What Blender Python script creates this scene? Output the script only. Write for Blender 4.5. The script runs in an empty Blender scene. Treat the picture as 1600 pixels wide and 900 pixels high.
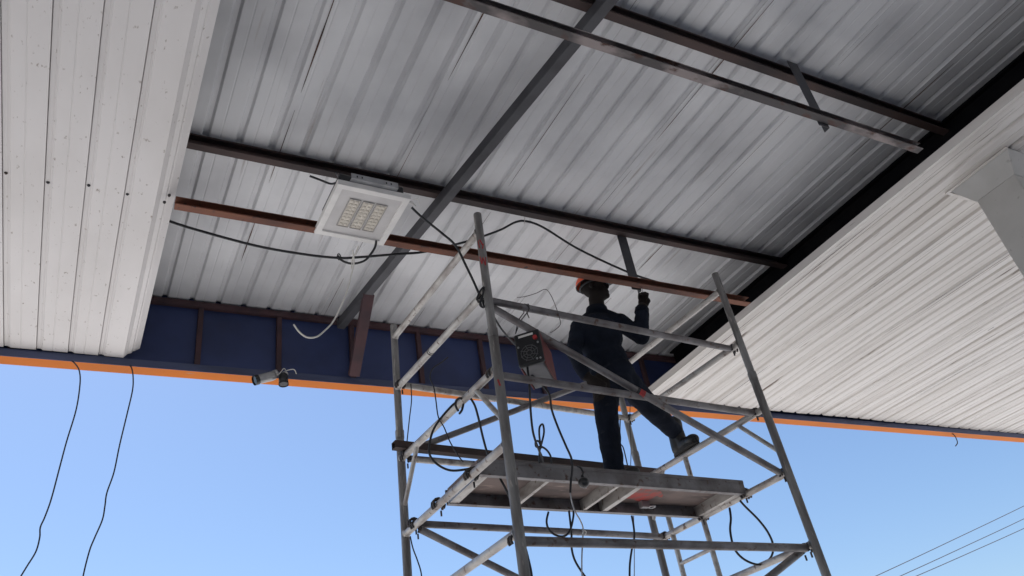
import bpy, bmesh, math, random
from mathutils import Vector, Matrix
random.seed(7)
sc = bpy.context.scene
C = sc.collection
rad = math.radians

# ------------------------------------------------------------------ camera
CAM_H = 1.6
F_PX, YAW, PITCH, ROLL = 1253.16, 0.563794, 0.580489, -0.17899
fw = Vector((math.sin(YAW) * math.cos(PITCH), math.cos(YAW) * math.cos(PITCH), math.sin(PITCH)))
r0 = Vector((math.cos(YAW), -math.sin(YAW), 0)); u0 = r0.cross(fw)
CR = math.cos(ROLL) * r0 + math.sin(ROLL) * u0
CU = -math.sin(ROLL) * r0 + math.cos(ROLL) * u0
cam = bpy.data.cameras.new('camera'); camo = bpy.data.objects.new('camera', cam); C.objects.link(camo)
cam.sensor_width = 36; cam.lens = 36 * F_PX / 1600; cam.clip_start = 0.05; cam.clip_end = 2000
M = Matrix((CR, CU, -fw)).transposed().to_4x4(); M.translation = Vector((0, 0, CAM_H)); camo.matrix_world = M
sc.camera = camo
sc.render.resolution_x = 1024; sc.render.resolution_y = 576

# ------------------------------------------------------------------ light
SUN_EL, SUN_AZ = rad(66), rad(-18)          # azimuth from +Y, clockwise towards +X
w = bpy.data.worlds.new('World'); sc.world = w; w.use_nodes = True
nt = w.node_tree; nt.nodes.clear()
sky = nt.nodes.new('ShaderNodeTexSky'); sky.sky_type = 'NISHITA'; sky.sun_disc = False
sky.sun_elevation = SUN_EL; sky.sun_rotation = SUN_AZ
sky.air_density = 1.2; sky.dust_density = 2.5; sky.ozone_density = 6.0; sky.altitude = 1000
bg = nt.nodes.new('ShaderNodeBackground'); bg.inputs[1].default_value = 0.084
wo = nt.nodes.new('ShaderNodeOutputWorld')
nt.links.new(sky.outputs[0], bg.inputs[0]); nt.links.new(bg.outputs[0], wo.inputs[0])
sd = bpy.data.lights.new('sun', 'SUN'); sd.energy = 5.0; sd.angle = rad(0.5); sd.color = (1, 0.965, 0.92)
so = bpy.data.objects.new('sun', sd); C.objects.link(so)
to_sun = Vector((math.sin(SUN_AZ) * math.cos(SUN_EL), math.cos(SUN_AZ) * math.cos(SUN_EL), math.sin(SUN_EL)))
so.rotation_euler = to_sun.to_track_quat('Z', 'Y').to_euler(); so.location = to_sun * 60
sc.view_settings.view_transform = 'Standard'; sc.view_settings.look = 'None'
sc.view_settings.exposure = 0.95; sc.view_settings.gamma = 1

# ------------------------------------------------------------------ helpers
def ray(x, y): return fw + CR * ((x - 800) / F_PX) + CU * ((450 - y) / F_PX)
def aty(x, y, Y): d = ray(x, y); return d * (Y / d.y) + Vector((0, 0, CAM_H))
def atx(x, y, X): d = ray(x, y); return d * (X / d.x) + Vector((0, 0, CAM_H))
def atz(x, y, Z): d = ray(x, y); return d * ((Z - CAM_H) / d.z) + Vector((0, 0, CAM_H))
class MB:
    def __init__(s): s.v = []; s.f = []; s.smooth = []
    def add(s, vs, fs, smooth=False):
        o = len(s.v); s.v += [tuple(v) for v in vs]
        for f in fs: s.f.append(tuple(i + o for i in f)); s.smooth.append(smooth)
        return s
    def box(s, lo, hi, mtx=None):
        x0, y0, z0 = lo; x1, y1, z1 = hi
        vs = [Vector(p) for p in ((x0,y0,z0),(x1,y0,z0),(x1,y1,z0),(x0,y1,z0),(x0,y0,z1),(x1,y0,z1),(x1,y1,z1),(x0,y1,z1))]
        if mtx: vs = [mtx @ v for v in vs]
        return s.add(vs, [(0,3,2,1),(4,5,6,7),(0,1,5,4),(1,2,6,5),(2,3,7,6),(3,0,4,7)])
    def sweep(s, pts, rs, n=12, cap=True):
        pts = [Vector(p) for p in pts]
        if not isinstance(rs, (list, tuple)): rs = [rs] * len(pts)
        t0 = (pts[1] - pts[0]).normalized()
        nrm = t0.orthogonal().normalized(); rings = []; vs = []
        for i, p in enumerate(pts):
            t = (pts[min(i + 1, len(pts) - 1)] - pts[max(i - 1, 0)])
            t = t.normalized() if t.length > 1e-9 else t0
            nrm = (nrm - t * nrm.dot(t)).normalized(); b = t.cross(nrm)
            for k in range(n):
                a = 2 * math.pi * k / n; vs.append(p + (nrm * math.cos(a) + b * math.sin(a)) * rs[i])
        fs = []
        for i in range(len(pts) - 1):
            for k in range(n):
                fs.append((i*n+k, i*n+(k+1)%n, (i+1)*n+(k+1)%n, (i+1)*n+k))
        s.add(vs, fs, True)
        if cap:
            m = len(pts) - 1
            s.add([vs[k] for k in range(n)], [tuple(range(n-1, -1, -1))])
            s.add([vs[m*n+k] for k in range(n)], [tuple(range(n))])
        return s
    def tube(s, a, b, r, n=16, wall=0.004):
        # a hollow-ended tube: outside, rim and a short inside wall
        a = Vector(a); b = Vector(b); d = (b - a).normalized()
        e = d * 0.0006
        s.sweep([a, a + e, b - e, b], [r - 0.0008, r, r, r - 0.0008], n, cap=False)
        for p, q in ((a, d), (b, -d)):               # rim and a recessed dark bore
            s.sweep([p, p + q * 0.0004, p + q * 0.03], [r - 0.0008, r - wall, r - wall], n, cap=False)
            s.sweep([p + q * 0.03, p + q * 0.031], r - wall, n, cap=True)
        return s
    def ball(s, c, rx, ry=None, rz=None, n=14, m=9, mtx=None):
        ry = ry or rx; rz = rz or rx; vs = []; fs = []
        for i in range(m + 1):
            th = math.pi * i / m
            for k in range(n):
                a = 2 * math.pi * k / n
                v = Vector((rx*math.sin(th)*math.cos(a), ry*math.sin(th)*math.sin(a), rz*math.cos(th)))
                if mtx: v = mtx @ v
                vs.append(v + Vector(c))
        for i in range(m):
            for k in range(n): fs.append((i*n+k, (i+1)*n+k, (i+1)*n+(k+1)%n, i*n+(k+1)%n))
        return s.add(vs, fs, True)
    def mesh(s, name, mats):
        me = bpy.data.meshes.new(name); me.from_pydata(s.v, [], s.f); me.validate()
        if len(s.smooth) == len(me.polygons): me.polygons.foreach_set('use_smooth', s.smooth)
        for m in (mats if isinstance(mats, (list, tuple)) else [mats]): me.materials.append(m)
        me.update(); return me
    def build(s, name, mat, parent=None, loc=None):
        return obj(name, s.mesh(name, mat), parent, loc)
def obj(name, me, parent=None, loc=None):
    o = bpy.data.objects.new(name, me); C.objects.link(o)
    if parent: o.parent = parent
    if loc is not None: o.location = loc
    return o
def bevel(o, wd=0.003, seg=2):
    m = o.modifiers.new('bevel', 'BEVEL'); m.width = wd; m.segments = seg; m.limit_method = 'ANGLE'; m.angle_limit = rad(40); return o
def tag(o, label, cat, group=None, kind=None):
    o['label'] = label; o['category'] = cat
    if group: o['group'] = group
    if kind: o['kind'] = kind
    return o
def empty(name, loc, label, cat, group=None):
    o = bpy.data.objects.new(name, None); C.objects.link(o); o.location = loc; o.empty_display_size = 0.1
    return tag(o, label, cat, group)
def smooth(pts, k=6):
    pts = [Vector(p) for p in pts]; out = []
    for i in range(len(pts) - 1):
        p0 = pts[max(i-1, 0)]; p1 = pts[i]; p2 = pts[i+1]; p3 = pts[min(i+2, len(pts)-1)]
        for j in range(k):
            t = j / k
            out.append(0.5*((2*p1)+(-p0+p2)*t+(2*p0-5*p1+4*p2-p3)*t*t+(-p0+3*p1-3*p2+p3)*t**3))
    out.append(pts[-1]); return out

# ------------------------------------------------------------------ materials
def mat(name, base, dark=None, scale=4, stretch=(1,1,1), lo=0.4, hi=0.7, rough=0.6, metal=0, bump=0.0, bscale=40,
        dark2=None, scale2=30, stretch2=(1,1,1), lo2=0.62, hi2=0.7, rvar=0.0, spec=0.5):
    m = bpy.data.materials.new(name); m.use_nodes = True; n = m.node_tree; L = n.links.new
    p = n.nodes['Principled BSDF']; p.inputs['Roughness'].default_value = rough; p.inputs['Metallic'].default_value = metal
    p.inputs['Specular IOR Level'].default_value = spec
    p.inputs['Base Color'].default_value = (*base, 1)
    tc = n.nodes.new('ShaderNodeTexCoord'); oi = n.nodes.new('ShaderNodeObjectInfo')
    off = n.nodes.new('ShaderNodeVectorMath'); off.operation = 'MULTIPLY_ADD'
    cmb = n.nodes.new('ShaderNodeCombineXYZ'); 
    for i in range(3): L(oi.outputs['Random'], cmb.inputs[i])
    L(cmb.outputs[0], off.inputs[0]); off.inputs[1].default_value = (37, 53, 71); L(tc.outputs['Object'], off.inputs[2])
    def noise(sc_, st, detail=6):
        mp = n.nodes.new('ShaderNodeVectorMath'); mp.operation = 'MULTIPLY'; mp.inputs[1].default_value = st
        L(off.outputs[0], mp.inputs[0])
        t = n.nodes.new('ShaderNodeTexNoise'); t.inputs['Scale'].default_value = sc_; t.inputs['Detail'].default_value = detail
        L(mp.outputs[0], t.inputs['Vector']); return t
    def ramp(src, a, b):
        r = n.nodes.new('ShaderNodeMapRange'); r.inputs[1].default_value = a; r.inputs[2].default_value = b
        L(src, r.inputs[0]); return r
    col = None
    def mix(prev, dk, fac):
        x = n.nodes.new('ShaderNodeMix'); x.data_type = 'RGBA'; L(fac, x.inputs['Factor'])
        if prev is None: x.inputs['A'].default_value = (*base, 1)
        else: L(prev, x.inputs['A'])
        x.inputs['B'].default_value = (*dk, 1); return x.outputs['Result']
    if dark: col = mix(col, dark, ramp(noise(scale, stretch).outputs['Fac'], lo, hi).outputs[0])
    if dark2: col = mix(col, dark2, ramp(noise(scale2, stretch2).outputs['Fac'], lo2, hi2).outputs[0])
    if col is not None: L(col, p.inputs['Base Color'])
    if rvar:
        r = n.nodes.new('ShaderNodeMapRange'); r.inputs[3].default_value = max(0.05, rough - rvar); r.inputs[4].default_value = min(1, rough + rvar)
        L(noise(scale * 1.7, stretch).outputs['Fac'], r.inputs[0]); L(r.outputs[0], p.inputs['Roughness'])
    if bump:
        b = n.nodes.new('ShaderNodeBump'); b.inputs['Strength'].default_value = bump; b.inputs['Distance'].default_value = 0.01
        L(noise(bscale, (1,1,1), 4).outputs['Fac'], b.inputs['Height']); L(b.outputs[0], p.inputs['Normal'])
    return m
m_sheet_back = mat('dark_sheet_back', (0.13,0.12,0.115), (0.09,0.08,0.075), 6, rough=0.9)  # unseen upper skin of the sheets, kept dark to cut bounce light
m_conc = mat('concrete', (0.40,0.395,0.39), (0.30,0.295,0.29), 0.4, rough=0.9, bump=0.2)
m_soff = mat('white_soffit_paint', (0.70,0.67,0.655), (0.62,0.59,0.57), 2.2, (1,0.5,1), 0.4, 0.7, rough=0.42,
             dark2=(0.26,0.21,0.17), scale2=42, stretch2=(1.1,0.55,1), lo2=0.655, hi2=0.76, rvar=0.1, bump=0.05, bscale=9)
m_soffr = mat('dirty_soffit_paint', (0.68,0.645,0.61), (0.54,0.50,0.46), 7, (1.5,0.07,1), 0.42, 0.66, rough=0.36,
             dark2=(0.13,0.09,0.065), scale2=24, stretch2=(1.3,0.085,1), lo2=0.645, hi2=0.74, rvar=0.12, bump=0.05, bscale=7)
m_roof = mat('galvanised_roof', (0.70,0.70,0.71), (0.46,0.46,0.475), 1.3, (1,0.8,1), 0.44, 0.72, rough=0.5,
             dark2=(0.30,0.26,0.24), scale2=9, stretch2=(2.2,0.12,1), lo2=0.68, hi2=0.82, rvar=0.12, bump=0.04, bscale=8)
m_seam = mat('rusty_seam', (0.05,0.035,0.03), (0.14,0.06,0.035), 5, (1,0.6,1), rough=0.9)
m_oxide = mat('red_oxide_primer', (0.19,0.068,0.036), (0.09,0.036,0.025), 6, (0.4,1,1), 0.4, 0.65, rough=0.75,
             dark2=(0.05,0.03,0.025), scale2=22, lo2=0.62, hi2=0.72)
m_brown = mat('dark_purlin_primer', (0.075,0.047,0.042), (0.035,0.026,0.026), 5, (0.4,1,1), 0.4, 0.65, rough=0.75)
m_plum = mat('plum_primer', (0.085,0.04,0.045), (0.05,0.03,0.036), 6, rough=0.75)
m_girder = mat('grey_girder_paint', (0.07,0.07,0.078), (0.045,0.043,0.05), 6, rough=0.65)
m_beamw = mat('flaking_beam_paint', (0.085,0.075,0.075), (0.32,0.27,0.26), 5, (0.5,1,1), 0.5, 0.62, rough=0.7,
             dark2=(0.09,0.045,0.035), scale2=14, stretch2=(0.6,1,1), lo2=0.55, hi2=0.65)
m_navy = mat('navy_fascia_paint', (0.030,0.050,0.155), (0.020,0.032,0.095), 2.5, rough=0.55)
m_navyl = mat('navy_lip_paint', (0.06,0.075,0.15), (0.035,0.045,0.09), 5, (0.4,1,1), rough=0.5)
m_orange = mat('orange_fascia_paint', (0.62,0.165,0.010), (0.50,0.14,0.02), 2, (0.6,1,1), rough=0.6, spec=0.2,
             dark2=(0.45,0.26,0.17), scale2=9, stretch2=(0.5,2,1), lo2=0.66, hi2=0.76)
m_col = mat('grey_column_paint', (0.50,0.49,0.47), (0.44,0.43,0.41), 5, rough=0.55, dark2=(0.3,0.28,0.26), scale2=18, lo2=0.68, hi2=0.76)
m_alu = mat('worn_aluminium', (0.46,0.44,0.415), (0.26,0.23,0.215), 16, (1,0.4,1), 0.42, 0.66, rough=0.5, metal=0.35,
            dark2=(0.13,0.085,0.065), scale2=28, stretch2=(1,1,0.5), lo2=0.60, hi2=0.70, rvar=0.12, bump=0.15, bscale=60)
m_alud = mat('dark_weathered_tube', (0.23,0.22,0.225), (0.13,0.115,0.115), 8, (1,1,1), 0.38, 0.65, rough=0.55, metal=0.35,
            dark2=(0.10,0.065,0.05), scale2=24, lo2=0.60, hi2=0.70, rvar=0.1, bump=0.15, bscale=60)
m_post = mat('scuffed_post', (0.27,0.265,0.26), (0.15,0.14,0.135), 16, (1.6,1.6,0.25), 0.38, 0.64, rough=0.55, metal=0.3,
            dark2=(0.42,0.39,0.36), scale2=30, stretch2=(1.5,1.5,0.3), lo2=0.60, hi2=0.70, rvar=0.1, bump=0.2, bscale=60)
m_clamp = mat('dark_cast_coupler', (0.05,0.05,0.055), (0.10,0.075,0.06), 20, rough=0.6, metal=0.4)
m_ply = mat('stained_plywood', (0.20,0.15,0.135), (0.11,0.085,0.08), 5, (0.7,2,1), 0.38, 0.66, rough=0.8, dark2=(0.30,0.23,0.20), scale2=12, stretch2=(0.6,2,1), lo2=0.6, hi2=0.7)
m_red = mat('red_paint', (0.45,0.035,0.035), (0.25,0.03,0.03), 20, rough=0.6)
m_maroon = mat('maroon_panel', (0.16,0.03,0.03), (0.10,0.03,0.03), 12, rough=0.6)
m_redsm = mat('faded_red_paint', (0.42,0.07,0.06), (0.22,0.11,0.10), 18, lo=0.4, hi=0.6, rough=0.8)
m_black = mat('black_rubber', (0.014,0.015,0.018), rough=0.5)
m_blackp = mat('black_plastic', (0.012,0.013,0.015), rough=0.35)
m_white = mat('white_powder_coat', (0.76,0.74,0.71), (0.66,0.64,0.62), 10, rough=0.45)
m_panel = mat('light_grey_panel', (0.60,0.58,0.57), (0.54,0.52,0.51), 10, rough=0.5)
m_led = mat('cream_lens', (0.62,0.57,0.49), (0.50,0.45,0.38), 30, rough=0.3)
m_ledf = mat('lens_frame', (0.36,0.34,0.32), rough=0.5)
m_steel = mat('zinc_bracket', (0.42,0.42,0.43), (0.3,0.3,0.31), 12, rough=0.45, metal=0.5)
m_wirew = mat('white_wire', (0.70,0.68,0.63), rough=0.6)
m_cloth = mat('navy_work_clothes', (0.012,0.016,0.027), (0.007,0.009,0.015), 7, rough=0.95, bump=0.8, bscale=26,
              dark2=(0.045,0.05,0.06), scale2=9, lo2=0.64, hi2=0.76, spec=0.15)
m_skin = mat('dark_skin', (0.013,0.009,0.0075), (0.010,0.007,0.006), 20, rough=0.7, spec=0.25)
m_boot = mat('black_leather', (0.012,0.012,0.013), (0.024,0.022,0.021), 14, rough=0.55)
m_sole = mat('boot_sole', (0.03,0.027,0.025), rough=0.85)
m_helmet = mat('orange_helmet', (0.85,0.10,0.02), rough=0.35)
m_lens = mat('tinted_lens', (0.02,0.02,0.025), rough=0.1)
m_grille = mat('grille_wire', (0.10,0.10,0.105), rough=0.4)
m_case = mat('grey_casing', (0.20,0.20,0.21), (0.15,0.15,0.16), 9, rough=0.5)
m_silver = mat('silver_housing', (0.38,0.38,0.38), (0.26,0.26,0.26), 14, rough=0.35, metal=0.4)
m_wire_far = mat('line_conductor', (0.10,0.10,0.12), rough=0.6)

# ------------------------------------------------------------------ ground
g = MB()
g.add([(-300,-300,0),(300,-300,0),(300,300,0),(-300,300,0)], [(0,1,2,3)])
go = g.build('ground', m_conc); go['kind'] = 'structure'; go['label'] = 'pale concrete forecourt around and beneath the canopy'

# ------------------------------------------------------------------ canopy
SOF, ROOF = 4.80, 5.40
Y0, YF = -11.0, 5.68                       # canopy depth, unseen rear run lengthened for shade; YF is the inner face of the front fascia
XL, XR = -26.0, 12.6  # unseen ends placed so more light comes from the right
FROT = -0.012                             # the fascia is set slightly off square to the ribs
def yf(x): return YF + FROT * x
canopy = empty('station_canopy', (0, 0, 0), 'steel station canopy with white ribbed soffit, grey roof sheets and orange fascia edge', 'canopy')

def sheet_mesh(name, prof, npitch, pitch, length, mat_, seam=None, nseg=28, amp=0.0016, tail=None, sd=1):
    """prof: (x, z) points of one pitch, extruded along +Y; a real folded sheet with a 1 mm body"""
    rnd = random.Random(sd); pts = []
    for k in range(npitch):
        for (x, z) in prof: pts.append((x + k * pitch, z))
    pts.append((npitch * pitch, prof[0][1]))
    if tail: pts += tail
    n = len(pts); mb = MB(); vs = []; fs = []
    ph = [rnd.uniform(0, 6.28) for _ in range(6)]
    for j in range(nseg + 1):
        y = length * j / nseg
        for (x, z) in pts:
            dz = amp * (math.sin(y*1.9 + x*4 + ph[0]) + 0.6*math.sin(y*4.3 - x*9 + ph[1]) + 0.4*math.sin(y*8.1 + x*15 + ph[2]))
            dx = 0.6 * amp * math.sin(y*2.7 + ph[3])
            vs.append((x + dx, y, z + dz))
    for j in range(nseg):
        for i in range(n - 1): fs.append((j*n+i, j*n+i+1, (j+1)*n+i+1, (j+1)*n+i))
    mb.add(vs, fs); me_mats = [mat_, m_sheet_back]; nb = len(fs)
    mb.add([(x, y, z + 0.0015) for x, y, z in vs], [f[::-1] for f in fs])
    ns = 0
    if seam:                                # rusty lap line where one sheet overlaps the next
        me_mats.append(m_seam); y = rnd.uniform(0, 0.5)
        while y < length - 0.3:
            ln = rnd.uniform(0.25, 1.6); wd = rnd.choice((0.0008,0.0010,0.0012,0.0016,0.0034)) * seam
            yy = min(length - 0.02, y + ln); q = []
            k = 8
            for i in range(k + 1):
                t = i / k; ww = wd * math.sin(math.pi * min(1, max(0.02, t))) ** 0.6 * rnd.uniform(0.6, 1.3) + 0.0006
                q.append((0.030 - ww, y + (yy-y)*t, -0.0062 - amp)); q.append((0.030 + ww, y + (yy-y)*t, -0.0062 - amp))
            mb.add(q, [(2*i, 2*i+2, 2*i+3, 2*i+1) for i in range(k)]); ns += k
            y = yy + rnd.uniform(0.02, 0.5)
    me = mb.mesh(name, me_mats)
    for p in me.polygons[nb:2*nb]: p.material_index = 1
    if ns:
        for p in me.polygons[len(me.polygons)-ns:]: p.material_index = 2
    return me
# roof: flats hang low, ribs fold upwards; pitch 0.2 m, four pitches to a sheet
RP = 0.2
rprof = [(0.0,0.0),(0.052,0.0),(0.055,0.002),(0.060,0.002),(0.063,0.0),(0.146,0.0),(0.1475,0.003),(0.151,0.004),(0.158,0.020),(0.174,0.022),(0.184,0.024),(0.1965,0.001)]
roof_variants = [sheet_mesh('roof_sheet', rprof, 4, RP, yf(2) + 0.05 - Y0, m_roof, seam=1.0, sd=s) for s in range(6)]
X0R = 0.54 - 0.2 + 0.003
first = X0R - 0.8 * 3
# seams show at X = 0.87, 1.67, 2.47 ...
rs0 = 0.84 - 0.8 * 3
for i in range(12):
    x = rs0 + 0.8 * i
    o = obj('roof_sheet', roof_variants[i % 6], canopy, (x, Y0, ROOF + (0.0015 if i % 2 else 0)))
def plain(name, x0, x1, y0, y1, z0, z1, m):
    return MB().box((x0, y0, z0), (x1, y1, z1)).build(name, m, canopy)
plain('roof_sheet', XL, rs0 - 0.002, Y0, YF + 0.05, ROOF, ROOF + 0.03, m_roof)
plain('roof_sheet', rs0 + 9.602, XR, Y0, YF - 0.05, ROOF, ROOF + 0.03, m_roof)
plain('roof_light_stop', XL, XR, Y0 - 0.02, YF + 0.3, ROOF + 0.06, ROOF + 0.09, m_roof)  # unseen slab added above the sheets to stop light leaks

# soffit
SP = 0.194
lprof = [(0.0,0.0),(0.0004,0.026),(0.0036,0.026),(0.0044,0.010),(0.024,0.011),(0.030,0.0065),(0.034,0.0065),(0.041,0.0),(0.098,0.0),(0.101,0.0022),(0.104,0.0022),(0.107,0.0)]
SL0 = 0.004 * 3.2 - 4 * SP                 # left edge of a four-pitch sheet
T4 = 4 * SP
tail = [(T4 + x, z) for x, z in lprof[1:8]] + [(T4 + x, z) for x, z in ((0.163,0.0),(0.166,0.004),(0.190,0.036),(0.197,0.038),(0.214,0.046),(0.220,0.060),(0.228,0.062),(0.260,0.086),(0.266,0.090))]
lme = sheet_mesh('soffit_sheet', lprof, 4, SP, yf(0) - 0.030 - Y0, m_soff, nseg=28, amp=0.0012, tail=tail, sd=20)
obj('soffit_sheet', lme, canopy, (SL0, Y0, SOF))
lme2 = sheet_mesh('soffit_sheet', lprof, 4, SP, yf(-1) - 0.034 - Y0, m_soff, nseg=28, amp=0.0012, sd=21)
for k in (1, 2): obj('soffit_sheet', lme2, canopy, (SL0 - 4*SP*k, Y0, SOF + 0.001 * k))
plain('soffit_sheet', XL, SL0 - 8*SP - 0.002, Y0, YF - 0.012, SOF, SOF + 0.03, m_soff)
RX = 4.755
rsp = 0.2
rsprof = [(0.0,0.0),(0.068,0.0),(0.071,0.003),(0.076,0.003),(0.079,0.0),(0.150,0.0),(0.155,0.004),(0.164,0.016),(0.184,0.017),(0.195,0.003)]
rvar = [sheet_mesh('soffit_sheet', rsprof, 4, rsp, yf(7) - 0.065 - Y0, m_soffr, seam=0.9, nseg=30, amp=0.0022, sd=40 + s) for s in range(4)]
for i in range(9):
    obj('soffit_sheet', rvar[i % 4], canopy, (RX + 0.055 + 0.8 * i, Y0, SOF + 0.001 * (i % 2)))
plain('soffit_sheet', RX + 0.055 + 7.202, XR, Y0, YF - 0.2, SOF, SOF + 0.03, m_soffr)
# edge trim of the right-hand soffit: a folded angle with a small return
et = MB(); L_ = yf(5) - 0.05 - Y0
sec = [(0.0,0.060),(0.0,-0.006),(0.030,-0.007),(0.032,0.0),(0.036,0.001),(0.038,-0.004),(0.060,-0.004),(0.0605,0.004),(0.062,0.058)]
vs = []; 
for j in range(29):
    y = L_ * j / 28; wz = 0.0015 * math.sin(y * 2.3) + 0.001 * math.sin(y * 5.1)
    vs += [(x + 0.6*wz, y, z + wz) for x, z in sec]
n_ = len(sec)
et.add(vs, [(j*n_+i, j*n_+i+1, (j+1)*n_+i+1, (j+1)*n_+i) for j in range(28) for i in range(n_-1)])
obj('edge_trim', et.mesh('edge_trim', m_soffr), canopy, (RX, Y0, SOF))
# screws of the left-hand soffit, in the bottom of its folds, where the ceiling beam runs
sm = MB(); sm.sweep([(0,0,0.004),(0,0,-0.004),(0,0,-0.005)], [0.009,0.009,0.004], 8); sm.sweep([(0,0,0.0),(0,0,-0.010)], 0.005, 6)
sme = sm.mesh('screw', m_clamp)
for k in range(-3, 2):
    obj('screw', sme, canopy, (0.0128 + SP*k + 0.018, 3.83 + 0.02*math.sin(k*2.1), SOF + 0.011))
obj('screw', sme, canopy, (0.245, 3.84, SOF + 0.062))

# purlins, beams: lipped channels that open towards -Y
def channel(name, x0, x1, y, z0, z1, fl, m, t=0.003, parent=canopy, lip=0.012):
    b = MB()
    b.box((x0, y + fl - t, z0), (x1, y + fl, z1))
    b.box((x0, y, z0), (x1, y + fl - t, z0 + t)); b.box((x0, y, z1 - t), (x1, y + fl - t, z1))
    if lip: b.box((x0, y, z0 + t), (x1, y + t, z0 + lip)); b.box((x0, y, z1 - lip), (x1, y + t, z1 - t))
    return b.build(name, m, parent)
for y in (3.90, 2.10, 0.30, -1.5, -3.3): 
    for xa, xb in ((XL, 5.333), (5.437, XR)): channel('purlin', xa, xb, y - 0.05 + (0.06 if y < 3 else 0), 5.315, 5.397, 0.055, m_brown)
channel('ceiling_beam', 0.281, 4.665, 3.830, 4.800, 4.856, 0.055, m_oxide, lip=0.006)
channel('ceiling_beam', 0.281, 4.56, 1.996, 4.800, 4.852, 0.048, m_beamw, lip=0.006)
channel('ceiling_beam', 0.295, 4.70, 0.20, 4.800, 4.852, 0.048, m_beamw, lip=0)
for y in (3.80, 2.02, 0.20, -1.6, -3.4):
    channel('ceiling_beam', XL + 0.1, 0.20, y, 4.89, 4.934, 0.04, m_brown, lip=0)
    channel('ceiling_beam', 4.83, XR - 0.1, y, 4.84, 4.884, 0.04, m_brown, lip=0)
# hangers between purlin and ceiling beam
def hanger(a, b, wd, m, name='hanger'):
    a = Vector(a); b = Vector(b); mb = MB()
    mb.box((a.x - wd/2, a.y, b.z), (a.x + wd/2, a.y + 0.004, a.z)); mb.box((a.x + wd/2 - 0.004, a.y + 0.004, b.z), (a.x + wd/2, a.y + 0.04, a.z))
    return mb.build(name, m, canopy)
hanger((3.575, 3.906, 5.36), (3.57, 3.86, 4.80), 0.088, m_girder)
hanger((3.70, 2.049, 5.36), (3.70, 2.04, 4.78), 0.088, m_girder)
hanger((-0.6, 3.85, 5.37), (-0.6, 3.85, 4.80), 0.062, m_girder)
# diagonal girder under the purlins
def xg(y, z=5.29): return ((z - CAM_H) * 0.556 - 0.103 * y) / 0.825
gb = MB()
for (ya, yb) in ((-5.8, 5.60),):
    a = Vector((xg(ya), ya, 5.272)); b = Vector((xg(yb), yb, 5.272)); d = (b - a).normalized(); s_ = Vector((d.y, -d.x, 0))
    hw, hh = 0.034, 0.040
    vs = [p + s_ * sx * hw + Vector((0,0,sz*hh)) for p in (a, b) for sx, sz in ((-1,-1),(1,-1),(1,1),(-1,1))]
    gb.add(vs, [(0,1,2,3),(7,6,5,4),(0,4,5,1),(1,5,6,2),(2,6,7,3),(3,7,4,0)])
bevel(gb.build('girder', m_girder, canopy), 0.006)
m_black_steel = mat('black_bitumen_paint', (0.006,0.006,0.008), (0.011,0.010,0.011), 6, rough=0.9, spec=0.1)
for gx, gt in ((5.385, 5.393), (-6.4, 5.312)):
    ib = MB(); ib.box((gx-0.10, Y0+0.1, 4.865), (gx+0.10, YF-0.12, 4.880)); ib.box((gx-0.10, Y0+0.1, gt-0.012), (gx+0.10, YF-0.12, gt)); ib.box((gx-0.05, Y0+0.1, 4.8805), (gx+0.05, YF-0.12, gt-0.0125))
    ib.build('main_girder', m_black_steel, canopy)
# brace from the girder to the foot of the fascia
def bar(name, a, b, wd, dp, m, parent, up=Vector((1,0,0))):
    a = Vector(a); b = Vector(b); d = (b - a).normalized(); s_ = (up - d * up.dot(d)).normalized(); t_ = d.cross(s_)
    vs = [p + s_*sx*wd/2 + t_*sy*dp/2 for p in (a, b) for sx, sy in ((-1,-1),(1,-1),(1,1),(-1,1))]
    return MB().add(vs, [(3,2,1,0),(4,5,6,7),(1,5,4,0),(2,6,5,1),(3,7,6,2),(0,4,7,3)]).build(name, m, parent)
bar('brace', (1.86, 5.07, 5.25), (1.885, 5.60, 4.80), 0.085, 0.05, m_plum, canopy)

# front fascia: orange outside sheet turned under at the foot, navy lip and navy inside panels, plum studs
fas = MB(); zb = 4.74
fas.box((XL, YF + 0.095, zb + 0.004), (XR, YF + 0.105, 5.75))
fascia = fas.build('fascia', m_orange, canopy); fascia.rotation_euler.z = FROT
def fpart(name, lo, hi, m, bev=0.002):
    o = MB().box(lo, hi).build(name, m, fascia); bevel(o, bev); return o
fpart('orange_return', (XL, YF - 0.0180, zb), (XR, YF + 0.0945, zb + 0.004), m_orange, 0.001)
fpart('navy_lip', (XL, YF - 0.0245, zb - 0.002), (XR, YF - 0.0185, zb + 0.056), m_navyl)
fpart('navy_ledge', (XL, YF - 0.018, zb + 0.058), (XR, YF + 0.055, zb + 0.062), m_navyl, 0.001)
studs = [0.621 + 0.610 * k for k in range(-3, 10)]
for k, x in enumerate(studs[:-1]):
    fpart('inside_panel', (x + 0.001, YF + 0.052 + 0.002*(k % 2), zb + 0.062), (studs[k+1] - 0.001, YF + 0.058 + 0.002*(k % 2), ROOF + 0.05), m_navy)
fpart('inside_panel', (XL, YF + 0.052, zb + 0.062), (studs[0] - 0.001, YF + 0.058, ROOF + 0.05), m_navy)
fpart('inside_panel', (studs[-1] + 0.001, YF + 0.052, zb + 0.062), (XR, YF + 0.058, ROOF + 0.05), m_navy)
for x in studs: fpart('stud', (x - 0.02, YF + 0.012, zb + 0.066), (x + 0.02, YF + 0.0505, ROOF - 0.064), m_plum)
fpart('top_rail', (-1.4, YF + 0.008, ROOF - 0.063), (6.3, YF + 0.0505, ROOF - 0.012), m_plum)
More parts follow.
